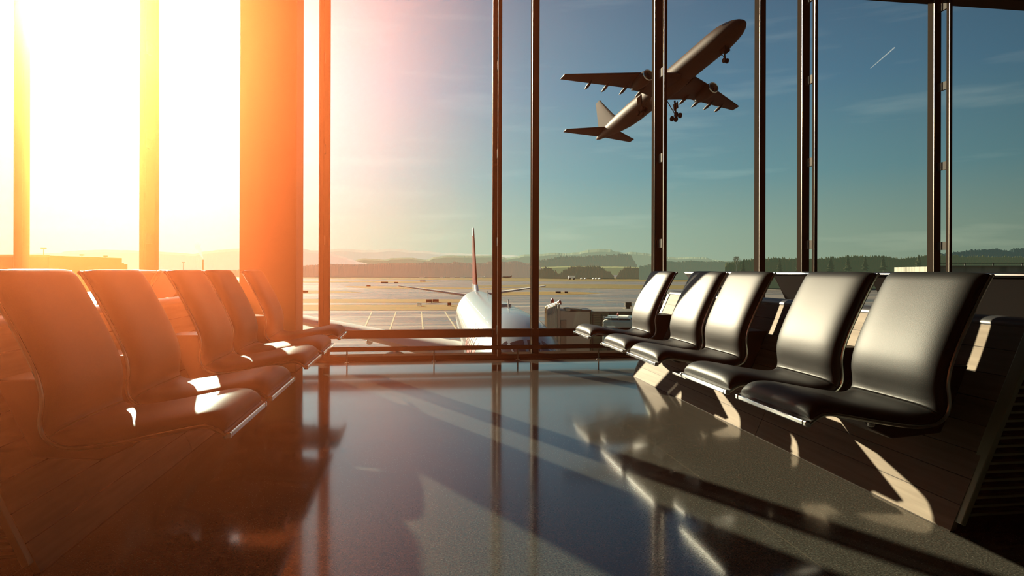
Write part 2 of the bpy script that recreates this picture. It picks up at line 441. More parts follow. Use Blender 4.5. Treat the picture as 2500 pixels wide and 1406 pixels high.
# ------------------------------------------------------------------ airliners
def build_airliner(root, P, M):
    """x forward with the nose at 0, y to port, z up"""
    r = P['r']; kx = P['kx']
    R = [(0, .04, -.35), (-.35, .55, -.33), (-1.0, .98, -.28), (-2.0, 1.38, -.2), (-3.3, 1.70, -.1), (-5.0, 1.93, -.03), (-7, 2.0, 0), (-14, 2.0, 0), (-24, 2.0, 0), (-31.5, 2.0, 0), (-35, 1.88, .1), (-38.5, 1.58, .32), (-41.5, 1.22, .55), (-44, .88, .72), (-46, .52, .82), (-47, .18, .85)]
    R = [(a*kx, b*r/2, c*r/2) for a, b, c in R]
    NS = 40
    rings = [[(a, b*sin(2*pi*k/NS), c + b*cos(2*pi*k/NS)) for k in range(NS)] for a, b, c in R]
    MB().loft(rings).build('fuselage', M['body'], root, smooth=True)
    def surf(x, th, off):
        for (a0, b0, c0), (a1, b1, c1) in zip(R[:-1], R[1:]):
            if a1 <= x <= a0:
                t = (x-a0)/(a1-a0); b = b0+(b1-b0)*t + off; c = c0+(c1-c0)*t
                return (x, b*sin(th), c + b*cos(th))
    def patch(mb, xs, th0, th1, off=.02, n=4):
        g = [[surf(x, th0+(th1-th0)*k/n, off) for k in range(n+1)] for x in xs]
        return mb.loft(g, closed=False)
    cw = M['dark']
    for sg in (-1, 1):
        for a, b in ((.05, .42), (.47, .80), (.85, 1.12)):
            xa = (-1.75 + P.get('cx', 0))*kx - .55*kx*a; xb = (-2.75 + P.get('cx', 0))*kx - .65*kx*a
            m = MB(); patch(m, [xa, (xa+xb)/2, xb], sg*a, sg*b); m.build('cockpit_window', cw, root, smooth=True)
    if P.get('windows'):
        for sg in (-1, 1):
            m = MB(); x = -6.5*kx
            while x > -37*kx:
                patch(m, [x, x-.25], sg*1.33, sg*1.50, .012, 1); x -= .82
            m.build('cabin_windows', cw, root)
    # lifting surfaces: sections (LE point, chord, thickness), spanwise
    def surfc(secs, nm, vert=False, m=None):
        foil = [(0,0),(.03,.32),(.12,.5),(.35,.5),(.65,.34),(1,0.02),(1,-.02),(.65,-.26),(.35,-.42),(.12,-.42),(.03,-.26)]
        rg = []
        for (x, y, z), c, t in secs:
            rg.append([(x - fx*c, y + (fz*t if vert else 0), z + (0 if vert else fz*t)) for fx, fz in foil])
        return MB().loft(rg).build(nm, m or M['wing'], root, smooth=True, angle=60)
    ky, kz = P['ky'], P['kz']
    for sg in (-1, 1):
        surfc([((-14.4*kx, sg*1.2*ky, -1.45*kz), 8.8*kx, 1.15*P.get('wt', 1)), ((-17.1*kx, sg*6.4*ky, P.get('wz', (-.78, .42))[0]*kz), 5.6*kx, .68*P.get('wt', 1)), ((-23.87*kx, sg*18.6*ky, P.get('wz', (-.78, .42))[1]*kz), 1.9*kx, .20*P.get('wt', 1))], 'wing')
        surfc([((-41.0*kx, sg*.5*ky, .95*kz + P.get('sz', 0)*.7), 5.0*kx, .42), ((-45.2*kx, sg*8.1*ky*P.get('sk', 1), 1.2*kz + P.get('sz', 0)*1.6), 1.66*kx, .14)], 'tailplane')
        # engine
        ex, ey, ez = -16.3*kx, sg*P.get('ey', 6.65*ky), -1.62*kz - P.get('edrop', 0)
        re = P['re']
        e = MB().lathe([(.0, re*.84), (.06, re*.95), (-.05, re*1.0), (-.6, re*1.10), (-1.8, re*1.12), (-3.2, re*.98), (-4.3, re*.78), (-4.3, re*.66)], (ex, ey, ez), 'x', 28, caps=False).build('engine', M['nacelle'], root, smooth=True)
        MB().lathe([(.0, re*.84), (-.3, re*.80), (-.9, re*.80)], (ex, ey, ez), 'x', 28, caps=False).build('inlet', M['inlet'], e, smooth=True)
        MB().lathe([(.03, re*.84), (.09, re*.90), (.03, re*.985), (-.08, re*1.01)], (ex, ey, ez), 'x', 28, caps=False).build('intake_lip', M['lip'], e, smooth=True)
        fan = MB()
        for k in range(18):
            a = 2*pi*k/18
            p = lambda rr, aa, xx: (ex+xx, ey+rr*cos(aa), ez+rr*sin(aa))
            fan.add([p(re*.22, a, -.55), p(re*.22, a+.2, -.70), p(re*.79, a+.32, -.72), p(re*.79, a+.06, -.5)], [(0,1,2,3)])
        fan.lathe([(-.35, .02), (-.55, re*.16), (-.75, re*.25)], (ex, ey, ez), 'x', 14)
        fan.build('fan', M['fan'], e)
        MB().lathe([(-.78, re*.8), (-.80, .02)], (ex, ey, ez), 'x', 24).build('fan_backing', M['dark'], e)
        MB().lathe([(-4.0, re*.55), (-4.9, re*.42), (-5.6, .05)], (ex, ey, ez), 'x', 18).build('exhaust_cone', M['dark'], e, smooth=True)
        MB().prism([(ex-1.2, ez+re), (ex-4.4, ez+re*.75), (ex-6.6, ez+re+.25), (ex-4.2, ez+re+.75+P.get('edrop', 0)), (ex-1.6, ez+re+.4)], ey-.14, ey+.14).build('pylon', M['nacelle'], root, bevel=.05)
        # flap track fairings
        for yy, ln in ((4.6, 3.4), (7.7, 3.2), (10.9, 2.9), (13.9, 2.5)):
            f = (yy-6.4)/12.2
            xte = (-22.75 - 3.0*max(f, 0))*kx; zz = (-.95 + (1.2 if 'wz' not in P else 2.4)*max(f, 0) - .25)*kz
            pts = [(xte + ln*.72, sg*yy*ky, zz+.05), (xte + ln*.4, sg*yy*ky, zz-.16), (xte, sg*yy*ky, zz-.28), (xte - ln*.22, sg*yy*ky, zz-.34), (xte - ln*.42, sg*yy*ky, zz-.36)]
            MB().tube(pts, [.06, .24, .28, .17, .02], 10).build('flap_fairing', M['wing'], root, smooth=True)
    fin = surfc([((-37.6*kx, 0, 1.6*kz), 8.2*kx, .62), ((-39.5*kx, 0, 3.1*kz), 6.6*kx, .50), ((-44.0*kx, 0, 8.0*kz), 2.6*kx, .26), ((-44.75*kx, 0, 8.95*kz), 2.08*kx, .20)], 'tail_fin', True, M['fin'])
    if 'fintip' in M:
        surfc([((-44.05*kx, 0, 8.05*kz), 2.64*kx, .30), ((-44.8*kx, 0, 9.0*kz), 2.12*kx, .22)], 'fin_tip', True, M['fintip'])
        surfc([((-35.8*kx, 0, 1.65*kz), 10.2*kx, .68), ((-38.3*kx, 0, 2.75*kz), 8.0*kx, .58)], 'fin_root', True, M['body'])
    # belly fairing
    MB().loft([[(a*kx, b*1.55*sin(2*pi*k/20), -1.25*r/2 + b*.95*cos(2*pi*k/20)) for k in range(20)] for a, b in ((-13.2, .05), (-14.8, .8), (-17, 1.05), (-23, 1.05), (-25.5, .75), (-27.2, .05))]).build('belly_fairing', M['body'], root, smooth=True)
    # landing gear
    def wheel(par, x, y, z, rw, w):
        MB().lathe([(-w/2, rw*.55), (-w/2, rw*.9), (-w*.3, rw), (w*.3, rw), (w/2, rw*.9), (w/2, rw*.55)], (x, y, z), 'y', 18).build('wheel', M['tyre'], par, smooth=True)
    gz = P['gz']
    for sg in (-1, 1):
        gx, gy = -23.6*kx, sg*P['gy']
        g = MB().tube([(gx, gy, -1.1), (gx, gy, gz)], .17, 10).bar((gx, gy, gz+.25), (gx, gy*.55, -1.5), .11, .11).build('main_gear', M['gear'], root, smooth=True)
        MB().box(gx-.9, gx+.5, gy+sg*.26, gy+sg*.31, -2.7*r/2, -1.4*r/2).build('gear_door', M.get('door', M['wing']), g)
        if P['bogie']:
            MB().bar((gx-.75, gy, gz), (gx+.75, gy, gz+.12), .16, .16).build('bogie_beam', M['gear'], g)
            for dx in (-.68, .68):
                for dy in (-.42, .42): wheel(g, gx+dx, gy+dy, gz + (.06 if dx > 0 else -.06), .5, .34)
        else:
            for dy in (-.42, .42): wheel(g, gx, gy+dy, gz, .56, .4)
    nx = P['nx']
    g = MB().tube([(nx, 0, -1.5), (nx+.15, 0, gz+.35)], .12, 10).bar((nx, 0, gz+1.0), (nx-1.3, 0, -1.6), .09, .09).build('nose_gear', M['gear'], root, smooth=True)
    for dy in (-.28, .28): wheel(g, nx+.15, dy, gz+.35, .40, .26)
    for sg in (-1, 1): MB().box(nx-.5, nx+.9, sg*.42-.02, sg*.42+.02, -2.65*r/2, -1.85*r/2).build('gear_door', M.get('door', M['wing']), g)
    return surf, patch

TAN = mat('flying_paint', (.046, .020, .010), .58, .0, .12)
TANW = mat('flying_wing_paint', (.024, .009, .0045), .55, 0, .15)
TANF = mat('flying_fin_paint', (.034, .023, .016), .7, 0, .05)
LIP = mat('intake_lip_metal', (.75, .70, .64), .22, 1)
FANM = mat('fan_blades', (.16, .12, .10), .4, .6)
INL = mat('inlet_liner', (.20, .15, .12), .5)
TYRE = mat('tyre_rubber', (.02, .010, .007), .8, 0, 0)
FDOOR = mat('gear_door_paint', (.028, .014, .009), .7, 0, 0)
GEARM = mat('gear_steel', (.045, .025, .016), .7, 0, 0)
DARKG = mat('dark_glazing', (.015, .012, .012), .15)
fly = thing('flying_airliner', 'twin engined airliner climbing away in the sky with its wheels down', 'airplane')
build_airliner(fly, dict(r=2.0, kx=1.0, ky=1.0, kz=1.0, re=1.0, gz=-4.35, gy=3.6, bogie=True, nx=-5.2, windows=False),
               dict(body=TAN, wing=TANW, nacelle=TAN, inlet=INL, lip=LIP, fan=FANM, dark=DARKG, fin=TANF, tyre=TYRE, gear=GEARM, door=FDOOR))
Rm = Matrix(((0.2203, 0.9754, 0.0096), (-0.9509, 0.2126, 0.2249), (0.2173, -0.0587, 0.9743)))
fly.matrix_world = Matrix.Translation((48.5836, 92.5079, 38.7768)) @ Rm.to_4x4()

WHITE = mat('white_paint', (.36, .385, .39), .22, .35, .5)
WHITEW = mat('wing_grey_paint', (.62, .60, .55), .5, 0)
FINRED = mat('tail_fin_red', (.17, .022, .016), .8, 0, .05)
GEARW = mat('gear_grey', (.16, .15, .14), .5)
REDM = mat('livery_red', (.50, .10, .09), .35)
nose = at_t(1300, 832, 31.5); tail = at_t(1157, 716, 91)
yaw = atan2(nose.y - tail.y, nose.x - tail.x)
park = thing('parked_airliner', 'white airliner with red tail fin parked nose first below the window', 'airplane')
PK = dict(r=2.82, kx=1.39, ky=1.45, kz=1.27, re=1.22, ey=8.3, edrop=.75, gz=-4.5, gy=5.3, bogie=True, nx=-6.6, windows=True, sk=.9, cx=.75, sz=1.0, wz=(-.35, 2.0), wt=1.6)
surf, patch = build_airliner(park, PK, dict(body=WHITE, wing=WHITEW, nacelle=WHITEW, inlet=GEARW, lip=LIP, fan=FANM, dark=DARKG, fin=FINRED, fintip=WHITE, tyre=TYRE, gear=GEARW))
park.location = (nose.x, nose.y, ZG + 5.1); park.rotation_euler = (0, 0, yaw)
# antennas and red bars on the fuselage
MB().bar((-11.5, 0, 2.78), (-11.75, 0, 3.35), .06, .32).build('blade_antenna', WHITE, park)
MB().bar((-14.0, .0, 2.84), (-16.0, .0, 2.84), .9, .3).build('satellite_dome', WHITE, park, bevel=.08)
MB().bar((-31.5, 0, 2.78), (-31.8, 0, 3.3), .05, .3).build('blade_antenna', WHITE, park)
for th, wd in ((.62, .02), (1.0, .03), (1.18, .012)):  # grey lines drawing the window-line seam and the sunlit top's lower contour
    m = MB(); patch(m, [-4.5 - 3*k for k in range(17)], -th, -th-wd, .012, 1); m.build('fuselage_line', mat('contour_grey', (.10, .09, .08), .6), park, smooth=True)
for k in range(7):
    m = MB(); x = -6.0 - k*.95
    patch(m, [x, x-.5], -.85, -1.5, .015, 6); m.build('red_stripe', REDM, park, smooth=True)

# ------------------------------------------------------------------ apron, grass, markings
def ground_material():
    m = bpy.data.materials.new('wet_apron'); m.use_nodes = True
    nt = m.node_tree; b = nt.nodes['Principled BSDF']; L = nt.links.new
    tc = nt.nodes.new('ShaderNodeTexCoord'); mp = nt.nodes.new('ShaderNodeMapping'); mp.inputs['Scale'].default_value = (.02, .11, 1)
    L(tc.outputs['Object'], mp.inputs[0])
    n = nt.nodes.new('ShaderNodeTexNoise'); n.inputs['Scale'].default_value = 1.3; n.inputs['Detail'].default_value = 8; n.inputs['Roughness'].default_value = .65
    L(mp.outputs[0], n.inputs[0])
    rp = nt.nodes.new('ShaderNodeValToRGB')
    rp.color_ramp.elements[0].position = .35; rp.color_ramp.elements[0].color = (.115, .10, .085, 1)
    rp.color_ramp.elements[1].position = .7; rp.color_ramp.elements[1].color = (.21, .185, .15, 1)
    L(n.outputs[0], rp.inputs[0]); L(rp.outputs[0], b.inputs['Base Color'])
    rr = nt.nodes.new('ShaderNodeMapRange'); rr.inputs['From Min'].default_value = .38; rr.inputs['From Max'].default_value = .62
    rr.inputs['To Min'].default_value = .22; rr.inputs['To Max'].default_value = .75
    L(n.outputs[0], rr.inputs['Value']); L(rr.outputs[0], b.inputs['Roughness'])
    b.inputs['Specular IOR Level'].default_value = .5
    return m
APRON = ground_material()
struct(MB().add([(-2500, 7.5, ZG), (2500, 7.5, ZG), (2500, 3200, ZG), (-2500, 3200, ZG)], [(0,1,2,3)]).build('ground', APRON), 'wide wet concrete apron and taxiways', 'apron')
GRASS = mat('yellow_grass', (.21, .14, .032), .9, 0, .1, noise=(.05, (1, 3, 1), (.26, .18, .045), .35, .65))
GRASS2 = mat('olive_grass', (.16, .13, .045), .9, 0, .1, noise=(.05, (1, 3, 1), (.19, .155, .05), .35, .65))
def field(poly, label, m=GRASS, dz=.05):
    vs = [at_z(x, y, ZG) + Vector((0,0,dz)) for x, y in poly]
    o = MB().add(vs, [tuple(range(len(vs)))]).build('grass', m)
    return tag(o, label, 'grass', kind='stuff')
field([(300,744.5),(1125,744),(1190,745),(1190,757),(1125,757.5),(300,759.5)], 'yellowed grass strip nearest to the parked airliner')
field([(300,729),(1125,731),(1190,731.5),(1190,739),(1125,739),(300,740)], 'yellowed grass strip just beyond the narrow taxiway')
field([(300,708),(725,708.5),(830,710.5),(885,713.5),(830,715.5),(725,717),(300,718)], 'tongue of grass ending behind the window mullion')
field([(838,698.5),(900,698.5),(1130,702),(1320,704),(1320,707),(1130,706),(900,704),(860,701.5)], 'thin grass strip behind the tail of the parked airliner')
field([(300,685),(880,685.5),(1000,687),(1080,688),(1000,690.5),(880,689),(300,692)], 'thin grass strip on the far taxiway', GRASS)
field([(200,675.5),(1120,677),(1700,677),(1700,688),(1300,687),(1120,684),(700,680),(200,679)], 'far grass belt in front of the woods', GRASS2)
field([(1160,697),(1330,693.5),(1480,694),(1760,698),(1760,705),(1590,706),(1310,702.5),(1160,700)], 'olive grass strip beyond the wet taxiway', GRASS2)
field([(1180,714),(1330,712),(1420,713),(1475,715.5),(1430,718.5),(1330,720),(1180,722)], 'tongue of grass behind the boarding bridge', GRASS)
LINEM = mat('apron_paint', (.45, .38, .22), .6)
for i, (a, b) in enumerate((((908,761),(890,800)), ((967,761),(950,810)), ((1028.6,761),(1034,815)), ((1086,761),(1122,815)))):
    p, q = at_z(*a, ZG), at_z(*b, ZG)
    o = MB().bar(p + Vector((0,0,.02)), q + Vector((0,0,.02)), .28, .03).build('apron_marking', LINEM); struct(o, f'painted stand line on the apron, number {i+1} left to right', 'marking')
o = MB().bar(at_z(1640, 722, ZG) + Vector((0,0,.02)), at_z(1510, 757, ZG) + Vector((0,0,.02)), .5, .03).bar(at_z(1562, 741, ZG) + Vector((0,0,.02)), at_z(1480, 735, ZG) + Vector((0,0,.02)), .4, .03).build('apron_marking', LINEM)
struct(o, 'yellow taxi line forking on the wet taxiway', 'marking')

# taxi signs
SIGNB = mat('sign_back', (.20, .10, .06), .6)
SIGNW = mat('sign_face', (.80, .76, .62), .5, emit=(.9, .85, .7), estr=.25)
SIGNL = mat('sign_lettering', (.35, .25, .12), .6)
def sign(px0, px1, y0, y1, face, label):
    base = at_z((px0+px1)/2, y1, ZG); t = base.x*SP + base.y*CP
    w = (px1-px0)/F*t; h = (y1-y0)/F*t
    r = thing('taxiway_sign', label, 'sign', (base.x, base.y, ZG), -PS*0, 'taxiway signs')
    MB().box(-w/2, w/2, -.15, .15, h*.22, h).build('sign_panel', face, r, bevel=.03)
    for sx in (-.4, .4): MB().box(w*sx-.06, w*sx+.06, -.06, .06, 0, h*.25).build('sign_leg', SIGNB, r)
    if face is SIGNW:
        m = MB()
        for k, (a, b) in enumerate(((-.42, -.22), (-.14, .06), (.14, .34))):
            m.box(w*a, w*(a+.05), -.17, -.15, h*.35, h*.88).box(w*a, w*b, -.17, -.15, h*.82, h*.88).box(w*a, w*b, -.17, -.15, h*.58, h*.63)
        m.build('lettering', SIGNL, r)
sign(1019, 1029.5, 738.5, 748, SIGNW, 'small white taxiway sign with dark figures on the grass')
sign(1040, 1055, 731, 739.5, SIGNB, 'dark taxiway sign right beside the white one')
sign(1056, 1071, 730.5, 738.5, SIGNB, 'dark wide taxiway sign between the white one and the single one')
sign(1092.5, 1101.5, 738.5, 747.5, SIGNB, 'single square dark sign close to the tail of the parked airliner')
sign(737, 752, 709.5, 715.5, SIGNB, 'dark sign on the grass tongue beside the column')
sign(895, 904.5, 696, 699.8, SIGNB, 'little dark sign at the tip of the thin grass strip')
sign(930, 947, 688, 691.5, SIGNB, 'low dark sign on the far taxiway edge')
sign(963, 972, 688.5, 691.5, SIGNB, 'tiny dark sign on the far taxiway, right of the low one')
sign(1025, 1039, 685, 688, SIGNB, 'flat dark sign on the far strip above the white sign')
sign(1356, 1369, 711.5, 716.5, SIGNB, 'dark sign on the grass behind the boarding bridge')
sign(1378, 1387, 711.5, 716.5, SIGNB, 'smaller dark sign right of its twin behind the boarding bridge')

# small parked jets far away
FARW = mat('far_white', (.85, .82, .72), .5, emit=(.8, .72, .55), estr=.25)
def far_jet(px0, px1, y, label, grp='small white jets parked before the woods', m=FARW):
    base = at_z((px0+px1)/2, y, ZG); t = base.x*SP + base.y*CP
    Ln = (px1-px0)/F*t; r = Ln*.055; zc = r*2.2
    R_ = thing('parked_jet', label, 'airplane', (base.x, base.y, ZG), 0, grp)
    MB().lathe([(-Ln/2, .05), (-Ln*.46, r*.6), (-Ln*.38, r), (Ln*.2, r), (Ln*.42, r*.45), (Ln*.5, .05)], (0, 0, zc), 'x', 14).build('fuselage', m, R_, smooth=True)
    MB().prism([(Ln*.30, zc+r*.5), (Ln*.42, zc+Ln*.17), (Ln*.50, zc+Ln*.17), (Ln*.46, zc+r*.4)], -.12, .12).build('tail_fin', m, R_)
    for sg in (-1, 1):
        MB().add([(-Ln*.08, sg*r*.8, zc-r*.5), (Ln*.10, sg*r*.8, zc-r*.5), (Ln*.20, sg*Ln*.42, zc-r*.1), (Ln*.14, sg*Ln*.42, zc-r*.1)], [(0,1,2,3)]).build('wing', m, R_)
        MB().tube([(Ln*.05, sg*r*.9, 0), (Ln*.05, sg*r*.9, zc-r*.4)], .12*r+.1, 6).build('gear_leg', m, R_)
    MB().tube([(-Ln*.36, 0, 0), (-Ln*.36, 0, zc-r*.6)], .12*r+.1, 6).build('gear_leg', m, R_)
for a, b, y, l in ((1023.5, 1037, 679, 'tiny white jet before the woods, first of its row beside the sunny end'), (1073, 1087, 679, 'tiny white jet before the woods, second of its row'),
                   (1098, 1112, 679, 'tiny white jet before the woods, third of its row'), (1122, 1136, 679, 'tiny white jet before the woods, fourth of its row beside the tail fin'),
                   (1164, 1185, 679, 'tiny white jet just past the red tail fin')):
    far_jet(a, b, y, l)
FARG = mat('far_grey', (.30, .24, .18), .7)
far_jet(1226, 1250, 679, 'small grey airplane between mullion and post before the woods', None, FARG)

# cars and a van glinting at the edge of the far field
def far_car(px, y, w, label, m):
    base = at_z(px, y, ZG); t = base.x*SP + base.y*CP; L_ = w/F*t
    R_ = thing('parked_car', label, 'car', (base.x, base.y, ZG), .2, 'vehicles glinting before the far trees')
    MB().prism([(-L_/2, .3), (-L_/2, .9), (-L_*.3, 1.0), (-L_*.18, 1.7), (L_*.22, 1.7), (L_*.36, 1.0), (L_/2, .9), (L_/2, .3)], -.9, .9).build('car_body', m, R_)
    for dx in (-.3, .3):
        MB().lathe([(-.95, .33), (.95, .33)], (L_*dx, 0, .33), 'y', 10).build('axle_wheels', TYRE, R_)
for i, (px, w) in enumerate(((1420, 6), (1429, 5), (1449, 5), (1456, 5), (1464, 6))):
    far_car(px, 681.5, w, ['small pale car under the far trees, beside the white van', 'small pale car under the far trees, second from the white van', 'small pale car under the far trees, middle one of the loose row', 'small pale car under the far trees, next to last of the loose row', 'small pale car under the far trees, last of the loose row'][i], FARW)
base = at_z(1396, 682, ZG)
R_ = thing('white_van', 'white box van in front of the far trees', 'van', (base.x, base.y, ZG), .1)
MB().box(-4, 4, -1.2, 1.2, .8, 4.6).build('van_body', FARW, R_, bevel=.2)
for dx in (-2.6, 2.6): MB().lathe([(-1.25, .8), (1.25, .8)], (dx, 0, .8), 'y', 10).build('axle_wheels', TYRE, R_)

# ------------------------------------------------------------------ hills and woods
def airlight_mat(name, col, em, es=1.0, rough=1.0):  # emission puts the pale airlight of distance into the colour
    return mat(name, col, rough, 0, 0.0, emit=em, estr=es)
def ridge(name, pts, t, m, label, cat, kind, step=None, jag=0.0, seed=1, depth=.12, base=ZG-1):
    """a hill or wood whose crest follows the skyline; slopes down towards and away from the viewer"""
    rnd = random.Random(seed); line = []
    xs = [p[0] for p in pts]; x = xs[0]; step = step or 6
    while x <= xs[-1]:
        for (a, ya), (b, yb) in zip(pts[:-1], pts[1:]):
            if a <= x <= b:
                f = (x-a)/(b-a) if b > a else 0; f = f*f*(3-2*f); y = ya + (yb-ya)*f; break
        line.append((x, y - (rnd.random()**1.6)*jag)); x += step
    top, fr, bk = [], [], []
    for px, py in line:
        p = at_t(px, py, t); top.append(p)
        d = Vector((p.x, p.y, 0)).normalized()
        w = t*depth
        fr.append(Vector((p.x, p.y, base)) - d*w*.35); bk.append(Vector((p.x, p.y, base)) + d*w*.65)
    mid = [a*.45 + b*.55 + Vector((0, 0, (b.z-a.z)*.32)) for a, b in zip(fr, top)]
    m_ = MB().loft([fr, mid, top, bk], closed=False, caps=False)
    o = m_.build(name, m, smooth=False)
    return tag(o, label, cat, kind=kind)
PEACH = airlight_mat('peach_hill', (.2, .17, .13), (.66, .58, .47), 1)  # warm emission stands in for the bright air towards the sun
PALE = airlight_mat('pale_mountain', (.2, .2, .16), (.58, .60, .48), 1)
BLUEG = airlight_mat('bluegreen_hill', (.12, .14, .11), (.37, .40, .29), .75)
BROWNW = airlight_mat('brown_wood', (.10, .08, .055), (.30, .265, .195), 1)
GREENW = airlight_mat('green_wood', (.05, .05, .03), (.075, .095, .055), 1)
GREENF = airlight_mat('green_field', (.22, .22, .12), (.24, .25, .14), 1)
GREYT = airlight_mat('grey_trees', (.06, .055, .035), (.14, .135, .085), 1)
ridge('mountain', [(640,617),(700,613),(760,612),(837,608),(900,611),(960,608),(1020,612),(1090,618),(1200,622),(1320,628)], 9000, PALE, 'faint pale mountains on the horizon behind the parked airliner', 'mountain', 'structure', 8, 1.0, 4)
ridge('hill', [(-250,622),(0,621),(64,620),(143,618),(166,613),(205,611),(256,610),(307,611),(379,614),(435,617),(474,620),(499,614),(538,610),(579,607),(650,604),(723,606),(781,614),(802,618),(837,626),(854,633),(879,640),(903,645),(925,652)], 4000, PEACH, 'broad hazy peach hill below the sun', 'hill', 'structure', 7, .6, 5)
ridge('hill', [(830,648),(888,631),(909,632),(941,634),(956,630),(999,629),(1041,634),(1063,627),(1095,624),(1148,624.5),(1200,624),(1222,628),(1239,630),(1262,626),(1283,621),(1313,621),(1356,617),(1377,619),(1409,616),(1439,610),(1463,608),(1490,609),(1501,614),(1527,617),(1540,615),(1565,617),(1591,620),(1625,627),(1655,629),(1697,627),(1725,629),(1740,634),(1800,640)], 5200, airlight_mat('sage_hill', (.16, .18, .13), (.31, .36, .25), 1), 'hazy sage ridge with rounded summit behind the woods', 'hill', 'structure', 3, .6, 6)
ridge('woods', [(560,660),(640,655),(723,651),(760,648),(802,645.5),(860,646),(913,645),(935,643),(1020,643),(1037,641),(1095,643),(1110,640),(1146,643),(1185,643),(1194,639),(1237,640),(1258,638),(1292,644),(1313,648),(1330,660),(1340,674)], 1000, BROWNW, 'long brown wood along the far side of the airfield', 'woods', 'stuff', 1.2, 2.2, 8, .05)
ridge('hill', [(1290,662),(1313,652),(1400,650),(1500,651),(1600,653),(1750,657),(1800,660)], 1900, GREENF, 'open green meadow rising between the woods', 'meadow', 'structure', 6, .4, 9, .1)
ridge('woods', [(1300,640),(1313,637),(1330,636),(1339,633),(1377,627),(1420,627),(1505,624),(1510,621),(1540,624),(1546,634),(1552,645),(1556,652)], 2100, airlight_mat('hill_wood', (.06, .065, .045), (.21, .235, .165), 1), 'wooded hilltop above the green meadow', 'woods', 'stuff', 1.2, 5, 10, .02)
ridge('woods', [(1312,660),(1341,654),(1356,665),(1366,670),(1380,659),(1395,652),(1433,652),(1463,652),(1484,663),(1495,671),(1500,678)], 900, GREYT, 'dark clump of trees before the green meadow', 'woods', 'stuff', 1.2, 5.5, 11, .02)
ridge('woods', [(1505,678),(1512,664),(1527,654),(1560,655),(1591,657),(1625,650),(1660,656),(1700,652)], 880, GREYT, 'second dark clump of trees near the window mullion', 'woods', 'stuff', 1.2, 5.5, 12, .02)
ridge('woods', [(1560,650),(1625,638),(1660,640),(1690,637),(1725,639),(1775,639),(1830,640),(1880,650)], 820, airlight_mat('grey_wood', (.07, .075, .05), (.17, .205, .14), 1), 'grey green wood below the distant ridge', 'woods', 'stuff', 1.6, 3, 13, .03)
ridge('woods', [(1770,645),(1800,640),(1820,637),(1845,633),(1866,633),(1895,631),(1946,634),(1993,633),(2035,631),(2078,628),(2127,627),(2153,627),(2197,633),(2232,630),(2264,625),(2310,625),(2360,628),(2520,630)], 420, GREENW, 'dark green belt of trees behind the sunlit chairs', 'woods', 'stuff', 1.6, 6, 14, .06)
ridge('hill', [(2230,632),(2264,626),(2300,620),(2338,616),(2377,611),(2430,609),(2465,613),(2470,608),(2500,607),(2620,606)], 900, airlight_mat('bluewood', (.035, .05, .045), (.06, .09, .075), 1), 'dark bluish wooded hill above the concrete parapet', 'hill', 'structure', 2, 3.5, 15, .05)

# single trees standing out of the belt
BARK = airlight_mat('bare_twigs', (.06, .055, .04), (.12, .13, .085), 1)
CONIF = airlight_mat('conifer', (.03, .035, .022), (.055, .07, .042), 1)
def conifer(px, ytop, t, hgt, label):
    top = at_t(px, ytop, t); rnd = random.Random(int(px))
    R_ = thing('conifer_tree', label, 'tree', (top.x, top.y, top.z-hgt), 0, 'conifers standing out of the green belt')
    m = MB()
    for k in range(9):
        z = hgt*(.14 + .095*k); r = hgt*.25*(1-k/10.5)*(.8+.4*rnd.random())
        ring = [(r*(.75+.5*rnd.random())*cos(2*pi*j/9), r*(.75+.5*rnd.random())*sin(2*pi*j/9), z - hgt*.02*rnd.random()) for j in range(9)]
        m.add(ring + [(0, 0, z + hgt*.16)], [(j, (j+1) % 9, 9) for j in range(9)])
    m.build('crown', CONIF, R_); MB().tube([(0,0,0), (0,0,hgt*.9)], [hgt*.02, .02], 6).build('trunk', BARK, R_)
for i, (px, y, h) in enumerate(((1814, 636, 6), (1860, 632, 6), (1903, 632, 5), (2028, 627, 7), (2070, 626, 6), (2112, 626, 6), (2156, 625, 6), (2243, 623, 7), (1948, 633, 5))):
    conifer(px, y, 400, h + 4, f'dark conifer rising from the green belt, {["first", "second", "third", "fifth", "sixth", "seventh", "eighth", "ninth", "fourth"][i]} along it from the bare tree')
p = at_t(1798, 621, 380); gz = p.z - 17
R_ = thing('bare_tree', 'large bare round-crowned tree beside the green belt of woods', 'tree', (p.x, p.y, gz))
tw = MB(); rnd = random.Random(3)
def branch(a, d, ln, r, lv):
    b = a + d*ln; tw.tube([a, b], [r, r*.65], 5, caps=False)
    if lv == 0: return
    for _ in range(4 if lv > 1 else 5):
        n = (d + Vector((rnd.uniform(-1,1), rnd.uniform(-1,1), rnd.uniform(-.35,.7)))*.85).normalized()
        branch(b, n, ln*rnd.uniform(.6,.8), r*.6, lv-1)
branch(Vector((0,0,7)), Vector((0,0,1)), 3.2, .38, 4)
tw.build('twigs', BARK, R_); MB().tube([(0,0,0), (0,0,7.2)], [.55, .4], 8).build('trunk', BARK, R_)

